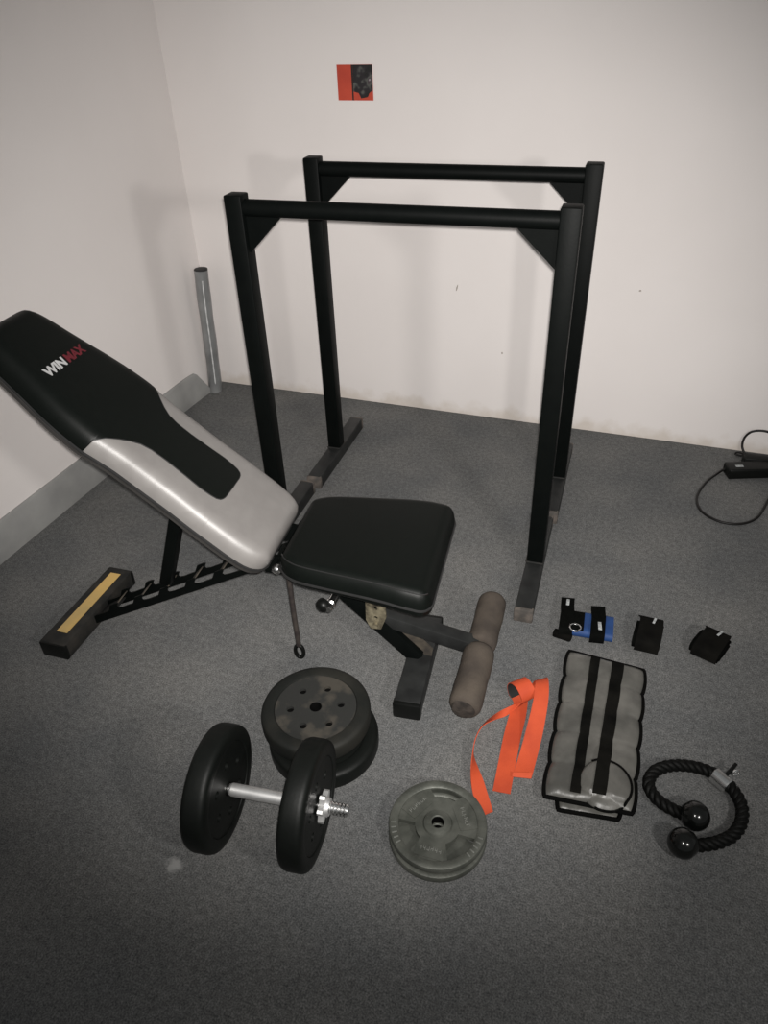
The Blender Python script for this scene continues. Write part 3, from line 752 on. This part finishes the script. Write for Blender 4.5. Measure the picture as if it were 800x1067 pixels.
ball((2.050, -1.616, .031), (.98, .10, .12), 'rubber_ball'); ball((2.030, -1.686, .0315), (-.80, -.30, .05), 'rubber_ball')
cl = V((2.104, -1.500, .017)) - O
cd = V((.72, -.56, 0)).normalized()
CL = MB().tube([cl - cd * .019, cl - cd * .017, cl + cd * .017, cl + cd * .019], [.0155, .0172, .0172, .0155], 28).build('metal_clasp', K['chrome'], RP, 40)
MB().tube(catmull([cl + V((.008, .008, .012)), cl + V((.018, .024, .016)), cl + V((.026, .038, .018))], 6), .0040, 10).build('clasp_pin', K['plastic'], CL)
MB().tube([cl + V((.026, .018, .014)) + V((.007 * cos(a), 0.004 * cos(a), .007 * sin(a))) for a in [2 * pi * i / 18 for i in range(18)]], .0024, 8, closed=True).build('clasp_ring', K['chrome'], CL)

# ------------------------------------------------------------------ power brick with cables by the back wall
PB = thing('power_adapter', 'black power brick with looped black cables on the carpet against the back wall', 'power adapter', (2.195, -.165, 0), RAD(20))
MB().box((0, 0, .019), (.150, .060, .038), bevel=.006, seg=3).build('brick', K['plastic'], PB)
MB().box((-.035, -.004, .0385), (.026, .012, .0012), bevel=.0004).build('label_glint', K['tag'], PB)  # pale patch: the glint on the label put into its colour
MB().box((.045, .062, .021), (.110, .045, .042), M.Rotation(RAD(-14), 4, 'Z'), .007).build('plug_block', K['plastic'], PB)
PBi = (M.Translation((2.195, -.165, 0)) @ M.Rotation(RAD(20), 4, 'Z')).inverted()
def cable(pts, r=.0042): 
    MB().tube([PBi @ p for p in catmull(pts, 10)], r, 10).build('cable', K['cable'], PB)
cable([(2.126, -.172, .018), (2.105, -.190, .008), (2.062, -.267, .0045), (2.036, -.367, .0045), (2.049, -.444, .0045), (2.101, -.489, .0045), (2.164, -.487, .0045), (2.216, -.438, .0045), (2.250, -.340, .0045), (2.275, -.24, .0045), (2.285, -.13, .006)])
cable([(2.215, -.070, .030), (2.196, -.045, .010), (2.178, -.028, .030), (2.177, -.020, .062), (2.192, -.018, .088), (2.220, -.018, .099), (2.255, -.018, .097), (2.300, -.020, .080), (2.34, -.03, .03), (2.36, -.06, .006)])
cable([(2.205, -.09, .03), (2.168, -.07, .030), (2.160, -.045, .012), (2.172, -.045, .005), (2.25, -.04, .005), (2.34, -.05, .005)], .0036)

# ------------------------------------------------------------------ grey tube standing in the corner
TB = thing('grey_tube', 'grey plastic-wrapped tube standing upright in the room corner', 'tube', (.040, -.088, 0), 0)
P = [V((-.008 + .026 * q + .0015 * sin(q * 6), .008 * q, .006 + .525 * q)) for q in [i / 14 for i in range(15)]]
rad = [.0285 + .0008 * sin(i * 1.3) for i in range(15)]
tb = MB().tube(P, rad, 28, cap=False)
tb.tube([P[0] - V((0, 0, .0055)), P[0]], [.0285, .0285], 28); tb.build('tube_wall', K['tube'], TB, 50)
MB().tube([P[-1] - V((0, 0, .004)), P[-1] + V((0, 0, .003)), P[-1] + V((0, 0, .004))], [.0275, .0275, .026], 28).build('dark_tube_mouth', K['tubedark'], TB)  # dark disc painted in for the shaded inside of the open tube
film = []
for i in range(1, 14): film.append(P[i] + V((.0165, -.0232, 0)) * (1.0 + .03 * sin(i * 2.1)))
MB().tube(catmull(film, 3), [.0018 + .0014 * abs(sin(i * .9)) for i in range((len(film) - 1) * 3 + 1)], 8).build('shine_streak', K['shrink'], TB)  # pale streak: shine of the plastic wrap put into colour and shape

# ------------------------------------------------------------------ small printed card on the back wall
CD = thing('printed_card', 'small square red and black printed card stuck high on the back wall', 'card', (.733, -.0004, 1.176))
MB().box((0, -.0012, 0), (.126, .002, .104)).build('card_sheet', K['card_red'], CD)
pm = bpy.data.materials.new('dark_picture_print'); pm.use_nodes = True
nt = pm.node_tree; bs = nt.nodes['Principled BSDF']; bs.inputs['Roughness'].default_value = .5
tc = nt.nodes.new('ShaderNodeTexCoord'); nz = nt.nodes.new('ShaderNodeTexNoise'); nz.inputs['Scale'].default_value = 30; nz.inputs['Detail'].default_value = 2
rp = nt.nodes.new('ShaderNodeValToRGB'); cr = rp.color_ramp
for p_, c_ in ((.40, (.006, .007, .006)), (.53, (.014, .011, .014)), (.62, (.085, .090, .080)), (.72, (.04, .02, .03))):
    e = cr.elements.new(p_); e.color = (*c_, 1)
cr.elements.remove(cr.elements[0])
nt.links.new(tc.outputs['Object'], nz.inputs['Vector']); nt.links.new(nz.outputs['Fac'], rp.inputs['Fac']); nt.links.new(rp.outputs['Color'], bs.inputs['Base Color'])
MB().prism([(-.006, .0515), (.0625, .0515), (.0625, -.022), (.050, -.030), (.044, -.042), (.020, -.046), (.012, -.030), (-.006, -.026)], 0, .0008, T=M.Translation((0, -.0022, 0)) @ M.Rotation(pi / 2, 4, 'X')).build('printed_picture', pm, CD)
MB().box((-.009, -.0026, 0), (.005, .0008, .103)).build('dark_stripe', K['orange_inner'], CD)

# ------------------------------------------------------------------ camera
yaw, pit, rol = RAD(21.2759), RAD(35.1486), RAD(-2.4479)
fw = V((0, cos(pit), -sin(pit))); rt = V((1, 0, 0)); up = V((0, sin(pit), cos(pit)))
rt2 = rt * cos(rol) + up * sin(rol); up2 = up * cos(rol) - rt * sin(rol)
RZ = M.Rotation(yaw, 3, 'Z')
mm = M((RZ @ rt2, RZ @ up2, RZ @ -fw)).transposed().to_4x4(); mm.translation = (1.80175, -2.64936, 1.43568)
cam = bpy.data.cameras.new('camera'); co = bpy.data.objects.new('camera', cam); COL.objects.link(co); co.matrix_world = mm
cam.sensor_fit = 'HORIZONTAL'; cam.sensor_width = 36; cam.lens = 36 * 777.84 / 800; cam.clip_start = .02
scene.camera = co

# ------------------------------------------------------------------ light
def light(name, kind, loc, energy, color, aim=None, **kw):
    l = bpy.data.lights.new(name, kind); l.energy = energy; l.color = color
    for k_, v_ in kw.items(): setattr(l, k_, v_)
    o = bpy.data.objects.new(name, l); COL.objects.link(o); o.location = loc
    if aim: o.rotation_euler = (V(aim) - V(loc)).to_track_quat('-Z', 'Y').to_euler()
    return o
WARM = (1.0, .965, .93)
# the phone's torch next to the lens
light('phone_torch', 'SPOT', (1.81, -2.644, 1.452), 240, WARM, (.86, -.1, 0), spot_size=RAD(82), spot_blend=1.0, shadow_soft_size=.01)
# a lamp to the right of the photographer
light('room_lamp', 'SPOT', (2.84, -2.65, 1.42), 62, WARM, (.62, -.2, .15), spot_size=RAD(96), spot_blend=1.0, shadow_soft_size=.075)
w_ = bpy.data.worlds.new('world'); scene.world = w_; w_.use_nodes = True
w_.node_tree.nodes['Background'].inputs['Color'].default_value = (.98, 1.0, 1.0, 1)
w_.node_tree.nodes['Background'].inputs['Strength'].default_value = .15

scene.cycles.caustics_reflective = False
vs_ = scene.view_settings
vs_.view_transform = 'Standard'; vs_.look = 'None'; vs_.exposure = 0.0; vs_.gamma = 1.0; vs_.use_curve_mapping = False
